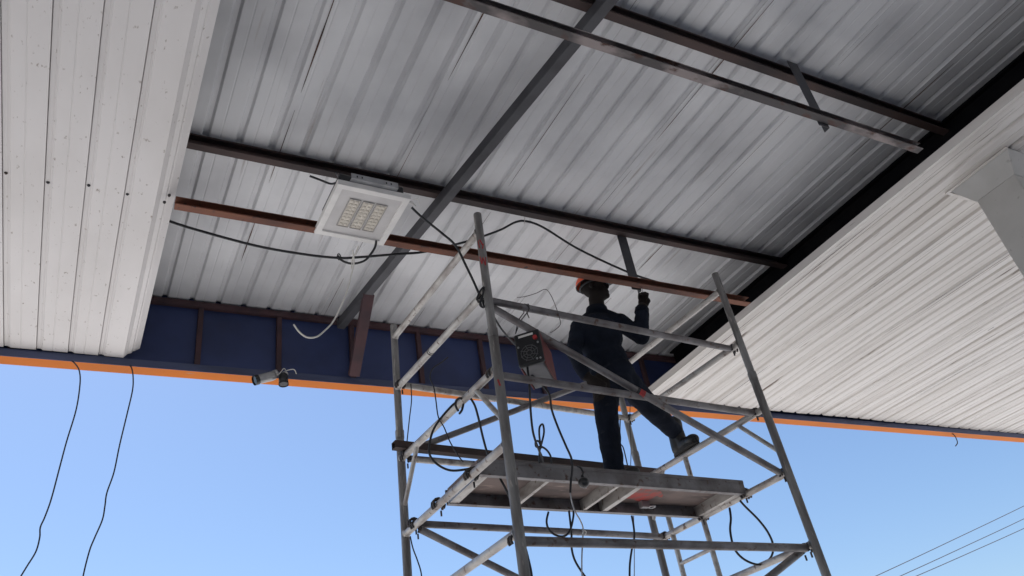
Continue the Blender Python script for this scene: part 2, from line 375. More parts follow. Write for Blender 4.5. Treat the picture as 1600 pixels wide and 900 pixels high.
# other three sides of the canopy, unseen, added against light leaks
plain('end_fascia', XL - 0.1, XL - 0.002, Y0 - 0.02, YF + 0.3, zb, 5.75, m_orange)
plain('end_fascia', XR + 0.002, XR + 0.1, Y0 - 0.02, YF - 0.2, zb, 5.75, m_orange)
plain('rear_fascia', XL, XR, Y0 - 0.12, Y0 - 0.025, zb, 5.75, m_orange)

# column with flared capital
cx, cy, hw, top = 5.385, 2.02, 0.146, 0.228
cb = MB(); cb.box((cx-hw, cy-hw, 0), (cx+hw, cy+hw, 4.66)); col_o = bevel(cb.build('column', m_col, canopy), 0.008)
cp = MB(); zc0, zc1 = 4.655, SOF - 0.004
vs = [(cx+sx*h, cy+sy*h, z) for h, z in ((hw+0.003, zc0), (top, zc1)) for sx, sy in ((-1,-1),(1,-1),(1,1),(-1,1))]
cp.add(vs, [(3,2,1,0),(4,5,6,7),(0,1,5,4),(1,2,6,5),(2,3,7,6),(3,0,4,7)])
cp.build('capital', m_col, col_o)
cf = MB(); fl = top + 0.004
cf.box((cx-fl-0.022, cy-fl, SOF-0.012), (cx-fl, cy+fl+0.022, SOF-0.003)); cf.box((cx-fl+0.0005, cy+fl, SOF-0.0125), (cx+fl, cy+fl+0.022, SOF-0.003))
cf.build('capital_flashing', m_soffr, col_o)
for px_, py_ in ((-6.4, 2.02), (5.385, -4.2), (-6.4, -4.2)):
    MB().box((px_-hw, py_-hw, 0), (px_+hw, py_+hw, SOF - 0.003)).build('column', m_col, canopy)

# ------------------------------------------------------------------ scaffold tower
H = CAM_H; RT, RU = 0.0275, 0.0250
TOP = {'FL': Vector((1.979,3.375,3.15)), 'FR': Vector((4.007,3.508,3.15)), 'BL': Vector((1.910,4.721,3.15)), 'BR': Vector((3.937,4.854,3.15))}
LOW = {'FL': Vector((1.914,3.366,0.954)), 'FR': Vector((4.022,3.487,0.954)), 'BL': Vector((1.882,4.734,1.597)), 'BR': Vector((3.945,4.854,1.4))}
def PP(k, z):
    a, b = TOP[k], LOW[k]; t = (a.z - z) / (a.z - b.z); p = a + (b - a) * t; return Vector((p.x, p.y, z + H))
scaf = empty('scaffold_tower', (3.0, 4.1, 0), 'weathered aluminium scaffold tower under the opened canopy soffit', 'scaffold')
S0 = Vector((3.0, 4.1, 0))
def spart(mb, name, m, parent=None):
    o = mb.build(name, m, None)
    o.parent = parent or scaf
    if not parent: o.matrix_parent_inverse = Matrix.Translation(-S0)
    return o
JOINT = 2.27
posts = {}
for k in TOP:
    mb = MB(); zt = 3.15
    mb.tube(PP(k, JOINT - 0.06), PP(k, zt), RU)
    mb.tube(PP(k, -H + 0.02), PP(k, JOINT + 0.03), RT)
    mb.sweep([PP(k, JOINT - 0.02), PP(k, JOINT + 0.035)], RT + 0.0025, 16)
    posts[k] = spart(mb, 'post', m_post)
    bp = PP(k, -H)
    b = MB(); b.box((bp.x-0.07, bp.y-0.07, 0.0), (bp.x+0.07, bp.y+0.07, 0.008)); b.sweep([bp + Vector((0,0,0.008)), bp + Vector((0,0,0.25))], 0.019, 10)
    spart(b, 'base_jack', m_clamp)
RUNG = {'L': [(3.018,3.045),(2.575,2.630),(2.055,2.100),(1.610,1.597),(1.150,1.140),(0.68,0.68),(0.2,0.2),(-0.28,-0.28),(-0.76,-0.76),(-1.2,-1.2)],
        'R': [(3.000,3.020),(2.550,2.580),(2.035,2.065),(1.580,1.590),(1.125,1.130),(0.68,0.68),(0.2,0.2),(-0.28,-0.28),(-0.76,-0.76),(-1.2,-1.2)]}
def rungp(side, i, t):
    zf, zb_ = RUNG[side][i]; return PP('F'+side, zf).lerp(PP('B'+side, zb_), t)
for side in 'LR':
    for i in range(10):
        a, b = rungp(side, i, 0), rungp(side, i, 1); d = (b - a).normalized()
        mb = MB(); mb.sweep([a + d*0.018, b - d*0.018], 0.0225, 16, cap=False)
        mb.sweep([a + d*0.016, a + d*0.034], [0.029, 0.0245], 16, cap=False); mb.sweep([b - d*0.034, b - d*0.016], [0.0245, 0.029], 16, cap=False)
        spart(mb, 'rung', m_alu)
def hook(c, along, up=Vector((0,0,1)), s=1.0):
    """a cast hook that grips a rung at c; the ledger leaves along +along"""
    along = along.normalized(); side = along.cross(up).normalized(); mb = MB(); pts = []
    for i in range(9):
        a = rad(-40 + 260 * i / 8); pts.append(c + along * math.cos(a) * 0.031 * s + up * math.sin(a) * 0.031 * s)
    for dx in (-0.012, 0.012): mb.sweep([p + side * dx for p in pts], 0.0075 * s, 8)
    mb.sweep([c + along*0.020 - up*0.030 - side*0.014, c + along*0.020 - up*0.062 - side*0.014], 0.006, 8)
    return mb
def ledger(name, a, b, r, m, drop=0.0, hooks=True):
    a = Vector(a); b = Vector(b); d = (b - a).normalized()
    o = spart(MB().tube(a + d*0.035 + Vector((0,0,-drop)), b - d*0.035 + Vector((0,0,-drop)), r), name, m)
    if hooks:
        h1 = hook(a, d); h2 = hook(b, -d)
        h1.v += []; spart(h1, 'hook', m_clamp, o); spart(h2, 'hook', m_clamp, o)
        for ch in o.children: ch.matrix_parent_inverse = (Matrix.Translation(-S0)).inverted() @ Matrix.Translation(-S0) 
    return o
R1 = 0.0225
ledger('ledger', rungp('L',1,0.045)+Vector((0,0,-0.03)), rungp('R',1,0.06)+Vector((0,0,-0.01)), R1, m_alud, 0.0)
ledger('ledger', rungp('L',2,0.045)+Vector((0,0,-0.01)), rungp('R',2,0.06), R1, m_alud)
ledger('brace', rungp('L',1,0.055)+Vector((0.02,0,-0.05)), rungp('R',3,0.03)+Vector((0,0,0.0)), R1, m_alud)
ledger('ledger', rungp('L',4,0.035)+Vector((0,0,-0.03)), rungp('R',4,0.035)+Vector((0,0,-0.015)), R1+0.002, m_alud)
ledger('brace', rungp('R',4,0.05)+Vector((0,0.03,-0.01)), rungp('L',6,0.05), R1, m_alud)
ledger('ledger', rungp('L',1,0.96), rungp('R',1,0.965), R1, m_alu)
ledger('ledger', rungp('L',2,0.95)+Vector((0,0,-0.02)), rungp('R',2,0.94)+Vector((0,0,-0.02)), R1, m_alu)
ledger('ledger', rungp('L',3,0.90)+Vector((0,0,0.02)), rungp('R',3,0.93)+Vector((0,0,0.0)), R1, m_alud)
ledger('brace', rungp('L',2,0.92)+Vector((0,0.03,0.02)), rungp('R',0,0.97), R1, m_alud)
ledger('brace', rungp('L',3,0.86)+Vector((0,0.03,-0.01)), rungp('R',5,0.94), R1, m_alud)
# knee struts of the two end frames
def strut(a, b, r=0.015, m=m_alu, name='knee_strut'): spart(MB().sweep([a, b], r, 12), name, m)
for side in 'LR':
    strut(rungp(side,2,0.20), PP('F'+side, RUNG[side][2][0] - 0.32))
    strut(rungp(side,2,0.80), PP('B'+side, RUNG[side][2][1] - 0.34))
# ladder built into the right-hand end frame
tf = [0.615, 0.865]
for t in tf:
    a = rungp('R',2,t); b = rungp('R',6,t); spart(MB().sweep([a, b], 0.0195, 14), 'ladder_stile', m_alu)
for z in (1.36, 0.92, 0.45):
    a = rungp('R',2,tf[0]); b = rungp('R',2,tf[1]); a.z = b.z = z + H
    spart(MB().sweep([a, b], 0.014, 12), 'ladder_rung', m_alu)
# stray ties and painted marks on the near left post
def wrap_mark(k, z0, z1, a0, a1, th, name='paint_mark'):
    c0, c1 = PP(k, z0), PP(k, z1); r = (RU if z0 > JOINT else RT) + 0.0008
    mb = MB(); vs = []; n = 6
    for i in range(n + 1):
        t = i / n; c = c0.lerp(c1, t); a = a0 + (a1 - a0) * t
        for da in (-th/2, th/2):
            an = a + da; vs.append((c.x + r*math.cos(an), c.y + r*math.sin(an), c.z))
    mb.add(vs, [(2*i, 2*i+1, 2*i+3, 2*i+2) for i in range(n)]); spart(mb, name, m_red)
A0 = math.atan2(-3.4, -1.98)
wrap_mark('FL', 2.93, 2.87, A0-0.7, A0-0.5, 0.3); wrap_mark('FL', 2.93, 2.885, A0-0.2, A0+0.35, 0.3); wrap_mark('FL', 2.90, 2.86, A0+0.55, A0+0.2, 0.3)
wrap_mark('FL', 2.81, 2.75, A0-0.8, A0-0.4, 0.28); wrap_mark('FL', 2.75, 2.795, A0-0.4, A0-0.05, 0.28); wrap_mark('FL', 2.795, 2.735, A0-0.05, A0+0.35, 0.28); wrap_mark('FL', 2.735, 2.80, A0+0.35, A0+0.7, 0.28)
wrap_mark('FL', 1.97, 1.93, A0-0.2, A0+0.1, 0.35)
def ring(side, i, t, r=0.0235, wd=0.006, name='tie'):
    a = rungp(side,i,t); d = (rungp(side,i,1) - rungp(side,i,0)).normalized(); mb = MB()
    for k in (-1, 1): mb.sweep([a + d*(k*0.010 - wd/2), a + d*(k*0.010 + wd/2)], r + 0.001 + 0.001*k, 14)
    spart(mb, name, m_black)
ring('L', 1, 0.58)
rm = rungp('L',1,0.055) + Vector((0.02,0,-0.05)); rm2 = rungp('R',3,0.03); dm = (rm2 - rm).normalized(); cpt = rm.lerp(rm2, 0.50)
spart(MB().sweep([cpt - dm*0.02, cpt + dm*0.018], R1 + 0.0015, 16), 'red_tape', m_red)
spart(MB().sweep([cpt - dm*0.04, cpt - dm*0.021], R1 + 0.0022, 16), 'black_tape', m_black)

# ------------------------------------------------------------------ platform on the fourth rungs
plat = empty('scaffold_platform', (2.95, 4.05, 3.175), 'grey framed plywood platform hooked on the scaffold rungs below the worker', 'platform')
def dk(x, t, z): return Vector((x, 3.775 + 0.045*(x - 1.93) + 0.475*t, z + 0.03*(4.0 - x)/2.07))
PB = plat.location.copy(); zb0, zb1 = 3.178, 3.272
def ppart(mb, name, m, parent=None):
    o = mb.build(name, m); o.parent = parent or plat
    o.matrix_parent_inverse = Matrix.Translation(-PB); return o
def beam_c(t, inward):
    mb = MB(); xa, xb = 1.965, 3.985
    def blk(ta, tb, z0, z1):
        vs = [dk(x, tt, z) for x in (xa, xb) for tt, z in ((ta, z0), (tb, z0), (tb, z1), (ta, z1))]
        mb.add(vs, [(3,2,1,0),(4,5,6,7),(0,1,5,4),(1,2,6,5),(2,3,7,6),(3,0,4,7)])
    wdt = 0.008
    blk(t - wdt, t + wdt, zb0 + 0.004, zb1); lo, hi = sorted((t - wdt*inward, t + 0.07*inward))
    blk(lo, hi, zb0, zb0 + 0.0038); blk(t - wdt*1.8, t + wdt*1.8, zb1 - 0.022, zb1 - 0.004 + 0.0045)
    return mb
bevel(ppart(beam_c(0.0, 1), 'side_beam', m_alud), 0.0015); bevel(ppart(beam_c(1.0, -1), 'side_beam', m_alud), 0.0015)
mb = MB()
vs = [dk(x, t, z) for z in (zb1 - 0.018, zb1 + 0.002) for x, t in ((1.97,0.045),(3.97,0.045),(3.97,0.955),(1.97,0.955))]
mb.add(vs, [(3,2,1,0),(4,5,6,7),(0,1,5,4),(1,2,6,5),(2,3,7,6),(3,0,4,7)]); ply = ppart(mb, 'plywood_board', m_ply)
for x, wd in ((2.0, 0.03), (2.43, 0.012), (2.94, 0.012), (3.10, 0.02), (3.945, 0.03)):
    mb = MB(); vs = [dk(x + sx*wd, t, z) for z in (zb0 + 0.0045, zb1 - 0.0185) for sx, t in ((-1,0.02),(1,0.02),(1,0.98),(-1,0.98))]
    mb.add(vs, [(3,2,1,0),(4,5,6,7),(0,1,5,4),(1,2,6,5),(2,3,7,6),(3,0,4,7)]); ppart(mb, 'cross_bar', m_alu)
mb = MB()
for (x, t) in ((3.32, 0.62),):
    pts = [dk(x + 0.20*math.cos(a)*1.0, t + 0.22*math.sin(a), zb1 - 0.0192) for a in [2*math.pi*i/18 for i in range(18)]]
    pts = [p + Vector((0.05*math.sin(5*i), 0.03*math.cos(3*i), 0)) for i, p in enumerate(pts)]
    mb.add(pts, [tuple(range(len(pts)-1, -1, -1))])
ppart(mb, 'red_smear', m_redsm)
lt = MB(); c = dk(3.42, 0.86, zb0 + 0.03); lt.box(c - Vector((0.03,0.02,0.0)), c + Vector((0.03,0.02,0.045)))
pts = [c + Vector((0.045 + 0.022*math.cos(a), -0.02 + 0.022*math.sin(a), 0.0)) for a in [2*math.pi*i/14 for i in range(15)]]
lt.sweep(pts, 0.006, 8); ppart(lt, 'latch', m_steel)
for x, t, side in ((1.925,0.04,'L'), (1.925,0.96,'L'), (3.985,0.04,'R'), (3.985,0.96,'R')):
    c = dk(x, t, 0); 
    # nearest point of the rung
    a = rungp(side,3,0); b = rungp(side,3,1); tt = (c.y - a.y) / (b.y - a.y); q = a.lerp(b, tt)
    ppart(hook(q, Vector((1 if side == 'L' else -1, 0, 0)), s=1.15), 'hook', m_clamp)

# dark steel channel lying across the third rungs
a = Vector((1.80, 4.615, 0)); b = Vector((4.09, 4.80, 0)); 
za = rungp('L',2,0.93).z + 0.0235; zb_ = rungp('R',2,0.96).z + 0.0235
d = (b - a).normalized(); s_ = Vector((-d.y, d.x, 0)); A = Vector((a.x,a.y,za)); B = Vector((b.x,b.y,zb_)); mb = MB()
def blk(s0, s1, z0, z1):
    vs = [p + s_*s + Vector((0,0,z)) for p in (A, B) for s, z in ((s0,z0),(s1,z0),(s1,z1),(s0,z1))]
    mb.add(vs, [(3,2,1,0),(4,5,6,7),(0,1,5,4),(1,2,6,5),(2,3,7,6),(3,0,4,7)])
blk(-0.03, 0.03, 0.0, 0.004); blk(-0.03, -0.026, 0.0042, 0.046); blk(0.026, 0.03, 0.0042, 0.046); blk(-0.03, 0.03, 0.0462, 0.050)
tag(bevel(mb.build('steel_tube', m_brown), 0.0012), 'dark brown rectangular steel tube laid across the scaffold rungs behind the platform', 'steel tube')

# ------------------------------------------------------------------ canopy lamp
lamp = empty('canopy_light', (1.320, 3.632, 4.785), 'white square canopy lamp with three lens strips hung from the ceiling beam', 'lamp'); lamp.rotation_euler.z = 0.02
hx, hy, bw = 0.2275, 0.243, 0.040
mb = MB()
o_ = [(-hx,-hy),(hx,-hy),(hx,hy),(-hx,hy)]; i_ = [(-hx+bw,-hy+bw),(hx-bw,-hy+bw),(hx-bw,hy-bw),(-hx+bw,hy-bw)]
vs = [(x,y,0.036) for x,y in o_] + [(x*0.992,y*0.992,0.0) for x,y in o_] + [(x,y,0.0) for x,y in i_] + [(x*0.99,y*0.99,0.014) for x,y in i_]
fs = []
for k in range(4):
    j = (k+1)%4; fs += [(k,j,4+j,4+k),(4+k,4+j,8+j,8+k),(8+k,8+j,12+j,12+k)]
fs.append((3,2,1,0)); mb.add(vs, fs); fr = mb.build('frame', m_white, lamp); bevel(fr, 0.003)
MB().box((-hx+bw-0.004,-hy+bw-0.004,0.010),(hx-bw+0.004,hy-bw+0.004,0.0139)).build('panel', m_panel, lamp)
for k in (-1,0,1):
    xo = k*0.083
    fo = MB(); w2, h2 = 0.036, 0.132
    for (a0,a1,b0,b1) in ((-w2,w2,-h2,-h2+0.005),(-w2,w2,h2-0.005,h2),(-w2,-w2+0.004,-h2+0.0052,h2-0.0052),(w2-0.004,w2,-h2+0.0052,h2-0.0052)):
        fo.box((xo+a0,b0,0.003),(xo+a1,b1,0.0098))
    ls = fo.build('lens_frame', m_ledf, lamp)
    le = MB(); le.box((xo-w2+0.0045,-h2+0.0055,0.006),(xo+w2-0.0045,h2-0.0055,0.0098))
    for r in range(8):
        for c_ in (-1,1): le.ball((xo+c_*0.014, -h2+0.022+r*0.0315, 0.006), 0.013, 0.015, 0.0025, 10, 4)
    le.build('lens', m_led, ls)
bevel(MB().box((-hx+0.02,-hy+0.03,0.0365),(hx-0.03,0.135,0.115)).build('housing', m_blackp, lamp), 0.01)
br = MB(); br.box((-0.155,-hy-0.028,0.036),(0.135,-hy-0.002,0.040)); br.box((-0.155,-hy-0.032,0.036),(0.135,-hy-0.0285,0.075)); br.box((-0.155,-hy+0.0,0.0385),(0.135,-hy+0.045,0.042))
brk = br.build('bracket', m_steel, lamp)
for xs in (-0.12,-0.09,0.06,0.09): MB().box((xs-0.004,-hy-0.0335,0.048),(xs+0.004,-hy-0.0325,0.062)).build('bolt_slot', m_blackp, brk)
for xs in (-0.13, 0.12):
    MB().sweep([(xs*0.6,0.02,0.112),(xs*0.6,0.15,0.42),(xs*0.6,0.235,0.545)],0.004,6).build('suspension_wire', m_steel, lamp)
gl = MB(); gl.sweep([(hx-0.004,-hy+0.05,0.02),(hx+0.03,-hy+0.055,0.02)],0.010,10); gl.sweep([(hx+0.028,-hy+0.055,0.02),(hx+0.055,-hy+0.07,0.016)],0.007,8); gl.sweep(smooth([(hx+0.02,-hy+0.03,0.02),(hx+0.05,-hy+0.02,0.03),(hx+0.075,-hy+0.05,0.02)]),0.003,6)
gl.build('cable_gland', m_white, lamp)

# ------------------------------------------------------------------ cameras on the fascia foot
def bullet(name, base, aim, ln, r, body, label, centre):
    e = empty(name, base, label, 'camera', 'cameras at the fascia foot'); aim = Vector(aim).normalized()
    z = Vector((0,0,0)); mb = MB(); c = Vector(centre) - Vector(base)
    mb.sweep([c - aim*ln*0.46, c - aim*ln*0.44, c - aim*ln*0.34, c + aim*ln*0.40, c + aim*ln*0.415], [r*0.3, r*0.85, r, r, r*0.86], 18)
    mb.build('body', body, e)
    MB().sweep([c + aim*ln*0.415, c + aim*ln*0.425], r*0.86, 18).build('lens', m_lens, e)
    MB().sweep([c + aim*ln*0.30, c + aim*ln*0.47], [r*1.06, r*1.06], 18, cap=False).build('lens_hood', m_blackp, e)
    a = MB(); a.sweep(smooth([(0,0.0,0.01),(0,-0.03,0.02),tuple(c - aim*ln*0.25 + Vector((0,0,r*0.9)))]), 0.009, 8); a.build('arm', m_steel, e)
    MB().sweep([(0,0.0045,0.01),(0,-0.006,0.01)], 0.026, 14).build('mount_plate', m_steel, e)
    MB().sweep(smooth([tuple(c - aim*ln*0.44), tuple(c - aim*ln*0.62 + Vector((0.01,0.02,0.02))), (0.06,-0.03,0.045), (0.09,-0.004,0.02)]), 0.0035, 6).build('cable', m_wirew, e)
    return e
bullet('bullet_camera', (1.262, yf(1.26) - 0.030, 4.762), (-0.90,-0.10,-0.40), 0.19, 0.037, m_silver, 'silver bullet camera aimed sideways from the orange fascia foot', (1.172, 5.585, 4.698))
bullet('bullet_camera', (1.335, yf(1.33) - 0.030, 4.762), (0.02,-0.12,-0.99), 0.105, 0.036, m_blackp, 'stubby dark camera pointing down beside the silver bullet camera', (1.313, 5.585, 4.698))

# ------------------------------------------------------------------ welding machine
wm = empty('welding_machine', aty(833,572,3.45), 'black and red welding inverter hanging by wire from the scaffold rail', 'welder')
wloc = wm.location.copy(); wm.rotation_euler = (rad(-4), rad(-1), rad(-44))
W2, HH, DP = 0.072, 0.225, 0.27
bevel(MB().box((-W2+0.006,0.0,0.006),(W2-0.006,DP,HH-0.01)).build('case', m_case, wm), 0.008)
for sx in (-1,1): bevel(MB().box((sx*W2-0.004,0.004,0.002),(sx*W2+0.004,DP-0.004,HH-0.004)).build('side_panel', m_maroon, wm), 0.003)
fp = bevel(MB().box((-W2-0.006,-0.03,0.0),(W2+0.006,-0.0005,HH)).build('front_panel', m_blackp, wm), 0.012, 3)
MB().box((-W2+0.022,-0.032,HH-0.034),(W2-0.032,-0.0303,HH-0.020)).build('label_strip', m_white, wm)
MB().sweep([(W2-0.022,-0.030,HH-0.062),(W2-0.022,-0.044,HH-0.062)],0.013,16).build('red_knob', m_red, wm)
gr = MB()
for r_ in (0.018,0.034,0.050): gr.sweep([(r_*math.cos(a), -0.0325, 0.075 + r_*math.sin(a)) for a in [2*math.pi*i/24 for i in range(25)]], 0.0022, 6)
for a in [math.pi*i/4 for i in range(8)]: gr.sweep([(0.012*math.cos(a),-0.0325,0.075+0.012*math.sin(a)),(0.056*math.cos(a+0.3),-0.0325,0.075+0.056*math.sin(a+0.3))],0.002,6)
gr.build('fan_grille', m_grille, wm)
for sx, sz in ((-0.06,0.128),(0.06,0.128),(0.038,0.022),(0.058,0.020)): MB().sweep([(sx,-0.030,sz),(sx,-0.036,sz)],0.006,10).build('screw', m_steel, wm)
hd = MB(); hd.sweep(smooth([(0,0.03,HH-0.008),(0,0.03,HH+0.03),(0,0.10,HH+0.04),(0,0.19,HH+0.03),(0,0.19,HH-0.008)]),0.010,10); hd.build('handle', m_blackp, wm)
# hanging wire up to the rail
la, lb = rungp('L',1,0.045)+Vector((0,0,-0.03)), rungp('R',1,0.06)+Vector((0,0,-0.01)); 
tq = (aty(824,478,3.42).x - la.x) / (lb.x - la.x); rp = la.lerp(lb, tq)
hw_ = MB(); top_pt = wloc + Vector((-0.03,0.08,HH+0.035))
hw_.sweep(smooth([top_pt, top_pt.lerp(rp, 0.5) + Vector((0.006,0.0,0)), rp + Vector((0.012,-0.02,-0.03)), rp + Vector((0.006,-0.026,0.0)), rp + Vector((0,0,0.026)), rp + Vector((-0.004,0.026,0)), rp + Vector((-0.010,0.0,-0.035)), top_pt.lerp(rp,0.5) + Vector((-0.01,0,0)), top_pt]), 0.003, 6)
hw_.sweep(smooth([rp + Vector((0.02,-0.018,-0.02)), rp + Vector((0.02,-0.018,0.018)), rp + Vector((0.02,0.02,0.018)), rp + Vector((0.022,0.015,-0.03)), rp + Vector((0.018,0.0,-0.07))]), 0.003, 6)
tag(hw_.build('hanging_wire', m_clamp), 'twisted dark wire holding the welding machine on the scaffold rail', 'wire')

# ------------------------------------------------------------------ worker
def capsule(mb, a, b, ra, rb, n=16):
    a = Vector(a); b = Vector(b); d = (b - a).normalized(); pts = []; rs = []
    for i in range(5): th = math.pi/2*(1 - i/5.0); pts.append(a - d*ra*math.sin(th)); rs.append(max(0.001, ra*math.cos(th)))
    pts.append(a); rs.append(ra); pts.append(b); rs.append(rb)
    for i in range(1,6): th = math.pi/2*i/5.0; pts.append(b + d*rb*math.sin(th)); rs.append(max(0.001, rb*math.cos(th)))
    mb.sweep(pts, rs, n)
def build_body(name, mb, vox, mats, parent, smooth_it=4, disp=0.0):
    me = mb.mesh(name, mats[0]); o = bpy.data.objects.new(name, me); C.objects.link(o)
    m = o.modifiers.new('r', 'REMESH'); m.mode = 'VOXEL'; m.voxel_size = vox
    s = o.modifiers.new('s', 'SMOOTH'); s.factor = 0.5; s.iterations = smooth_it
    if disp:
        tx = bpy.data.textures.new('fold', 'CLOUDS'); tx.noise_scale = 0.09; tx.noise_depth = 2
        dm_ = o.modifiers.new('d', 'DISPLACE'); dm_.texture = tx; dm_.strength = disp; dm_.mid_level = 0.5; dm_.texture_coords = 'LOCAL'
    dg = bpy.context.evaluated_depsgraph_get(); me2 = bpy.data.meshes.new_from_object(o.evaluated_get(dg))
    o.modifiers.clear(); o.data = me2; bpy.data.meshes.remove(me); me2.name = name
    me2.materials.clear()
    for m in mats: me2.materials.append(m)
    me2.polygons.foreach_set('use_smooth', [True]*len(me2.polygons)); o.parent = parent; return o
DECKZ = 3.2870
person = empty('person', (3.12, 4.08, DECKZ), 'worker in dark work clothes and orange hard hat reaching up to the ceiling beam', 'person')
PL = person.location.copy()
def Q(x, y, Y): return aty(x, y, Y) - PL
J = {}
J['hipc'] = Q(958,588,4.08); J['waist'] = Q(948,562,4.09); J['chest'] = Q(936,526,4.08); J['neck'] = Q(933,491,4.09); J['head'] = Q(930,452,4.09)
J['sA'] = Q(905,511,4.13); J['sB'] = Q(968,503,4.00)                 # image-left and image-right shoulder
J['eA'] = Q(896,548,4.10); J['wA'] = Q(914,586,4.00)
J['eB'] = Q(1002,526,3.94); J['wB'] = Q(1003,484,3.885)
J['hA'] = Q(946,594,4.10); J['hB'] = Q(974,592,4.07)
J['kA'] = Q(948,655,4.06); J['aA'] = Vector((3.125,4.10,DECKZ+0.10)) - PL
J['kB'] = Q(1019,640,4.19); J['aB'] = Vector((3.965,4.345,3.815)) - PL
mb = MB()
ax = (J['sB'] - J['sA']).normalized()                                # shoulder axis
def ell(c, rx, ry, rz, mb=mb):
    x_ = Vector((ax.x, ax.y, 0)).normalized(); z_ = Vector((0,0,1)); y_ = z_.cross(x_)
    mb.ball(c, rx, ry, rz, 20, 12, Matrix((x_, y_, z_)).transposed())
ell(J['chest'], 0.175, 0.125, 0.19); ell(J['chest'] + Vector((0,0,0.09)), 0.165, 0.10, 0.10); ell(J['waist'], 0.155, 0.115, 0.17); ell(J['hipc'] + Vector((0,0,0.02)), 0.165, 0.12, 0.13)
ell(J['hipc'] + Vector((0,0,-0.06)), 0.14, 0.115, 0.10)
capsule(mb, J['sA'], J['sB'], 0.066, 0.066); capsule(mb, J['sA'].lerp(J['neck'],0.3), J['neck'] + Vector((0,0,0.0)), 0.06, 0.062); capsule(mb, J['sB'].lerp(J['neck'],0.3), J['neck'], 0.06, 0.062)
capsule(mb, J['neck'], J['head'] + Vector((0,0,-0.05)), 0.060, 0.056)
capsule(mb, J['sA'], J['eA'], 0.066, 0.056); capsule(mb, J['eA'], J['wA'], 0.056, 0.042)
capsule(mb, J['sB'], J['eB'], 0.066, 0.056); capsule(mb, J['eB'], J['wB'], 0.060, 0.050)
capsule(mb, J['hA'], J['kA'], 0.100, 0.080); capsule(mb, J['kA'], J['aA'], 0.080, 0.066)
capsule(mb, J['hB'], J['kB'], 0.100, 0.078); capsule(mb, J['kB'], J['aB'] + Vector((-0.01,0,0.03)), 0.078, 0.064)
# head: skull, jaw, nose, brow, ears; it looks towards +X
hd_ = J['head']; fx = Vector((0.74,-0.66,0.06)).normalized(); sx_ = Vector((-fx.y, fx.x, 0)).normalized(); uz = fx.cross(sx_); HM = Matrix((fx, sx_, uz)).transposed()
def hp(a, b, c): return hd_ + HM @ Vector((a, b, c))
mb.ball(hp(-0.01,0,0.035), 0.098, 0.077, 0.098, 18, 12, HM); mb.ball(hp(0.025,0,-0.045), 0.068, 0.058, 0.072, 16, 10, HM); mb.ball(hp(0.070,0,-0.085), 0.026, 0.028, 0.022, 12, 8, HM)
mb.ball(hp(0.098,0,-0.005), 0.018, 0.014, 0.026, 10, 8, HM); mb.ball(hp(0.084,0,-0.052), 0.015, 0.026, 0.013, 10, 8, HM); mb.ball(hp(0.080,0,0.035), 0.020, 0.052, 0.014, 12, 8, HM)
for s in (-1,1): mb.ball(hp(-0.012,s*0.079,-0.005), 0.020, 0.010, 0.032, 10, 8, HM)
# hands: palm, four fingers and a thumb
def hand(mb, w, dirv, palm_n, side, curl=1.0, s=1.0):
    d = Vector(dirv).normalized(); n = Vector(palm_n); n = (n - d*n.dot(d)).normalized(); l = d.cross(n) * side
    pm = w + d*0.055*s
    mb.ball(pm, 0.046*s, 0.036*s, 0.018*s, 14, 8, Matrix((d, l, n)).transposed())
    for k, ln in enumerate((0.070,0.080,0.074,0.058)):
        b = w + d*0.085*s + l*(0.030 - 0.020*k)*s; p = b; ang = 0.35*curl
        for q, fr_ in enumerate((0.45,0.32,0.25)):
            e = p + (d*math.cos(ang) + n*math.sin(ang))*ln*fr_*s; capsule(mb, p, e, 0.0098*s, 0.0090*s, 8); p = e; ang += 0.75*curl
    b = w + d*0.030*s + l*0.032*s; e1 = b + (d*0.70 + l*0.30 + n*0.45).normalized()*0.036*s; e2 = e1 + (d*0.45 + n*0.60 - l*0.6).normalized()*0.030*s
    capsule(mb, b, e1, 0.0125*s, 0.0115*s, 8); capsule(mb, e1, e2, 0.0115*s, 0.0095*s, 8)
dB = (Q(1006,455,3.865) - J['wB']).normalized()
hand(mb, J['wB'] + dB*0.01, dB, Vector((-0.45,-0.8,0.1)), 1, 1.55, 1.05)
capsule(mb, J['wB'] - dB*0.02, J['wB'] + dB*0.03, 0.034, 0.030)
dA = Vector((0.55,-0.35,-0.75)).normalized()
hand(mb, J['wA'] + dA*0.02, dA, Vector((0.6,0.5,0.2)), -1, 0.7, 1.0); capsule(mb, J['wA'], J['wA'] + dA*0.04, 0.032, 0.030)
body = build_body('body', mb, 0.0065, [m_cloth, m_skin], person, 3, 0.016)
wb_, wa_ = J['wB'], J['wA']; nk = J['neck']
for p in body.data.polygons:
    c = p.center
    if (c - hd_).length < 0.155 or (c.z > nk.z + 0.035 and (c - nk).length < 0.12) or ((c - wb_).dot(dB) > 0.012 and (c - wb_).length < 0.2) or ((c - wa_).dot(dA) > 0.012 and (c - wa_).length < 0.2): p.material_index = 1
# sleeve cuffs, collar, belt
MB().sweep([wb_ - dB*0.03, wb_ + dB*0.008, wb_ + dB*0.010, wb_ - dB*0.02], [0.054,0.052,0.047,0.046], 18).build('sleeve_cuff', m_cloth, person)
cl = MB(); cl.sweep([nk + Vector((0,0.0,0.0)), nk + Vector((0.004,-0.006,0.05)), nk + Vector((0.004,-0.006,0.052)), nk + Vector((0,0,0.01))], [0.088,0.078,0.070,0.072], 20, cap=False); cl.build('collar', m_cloth, person)
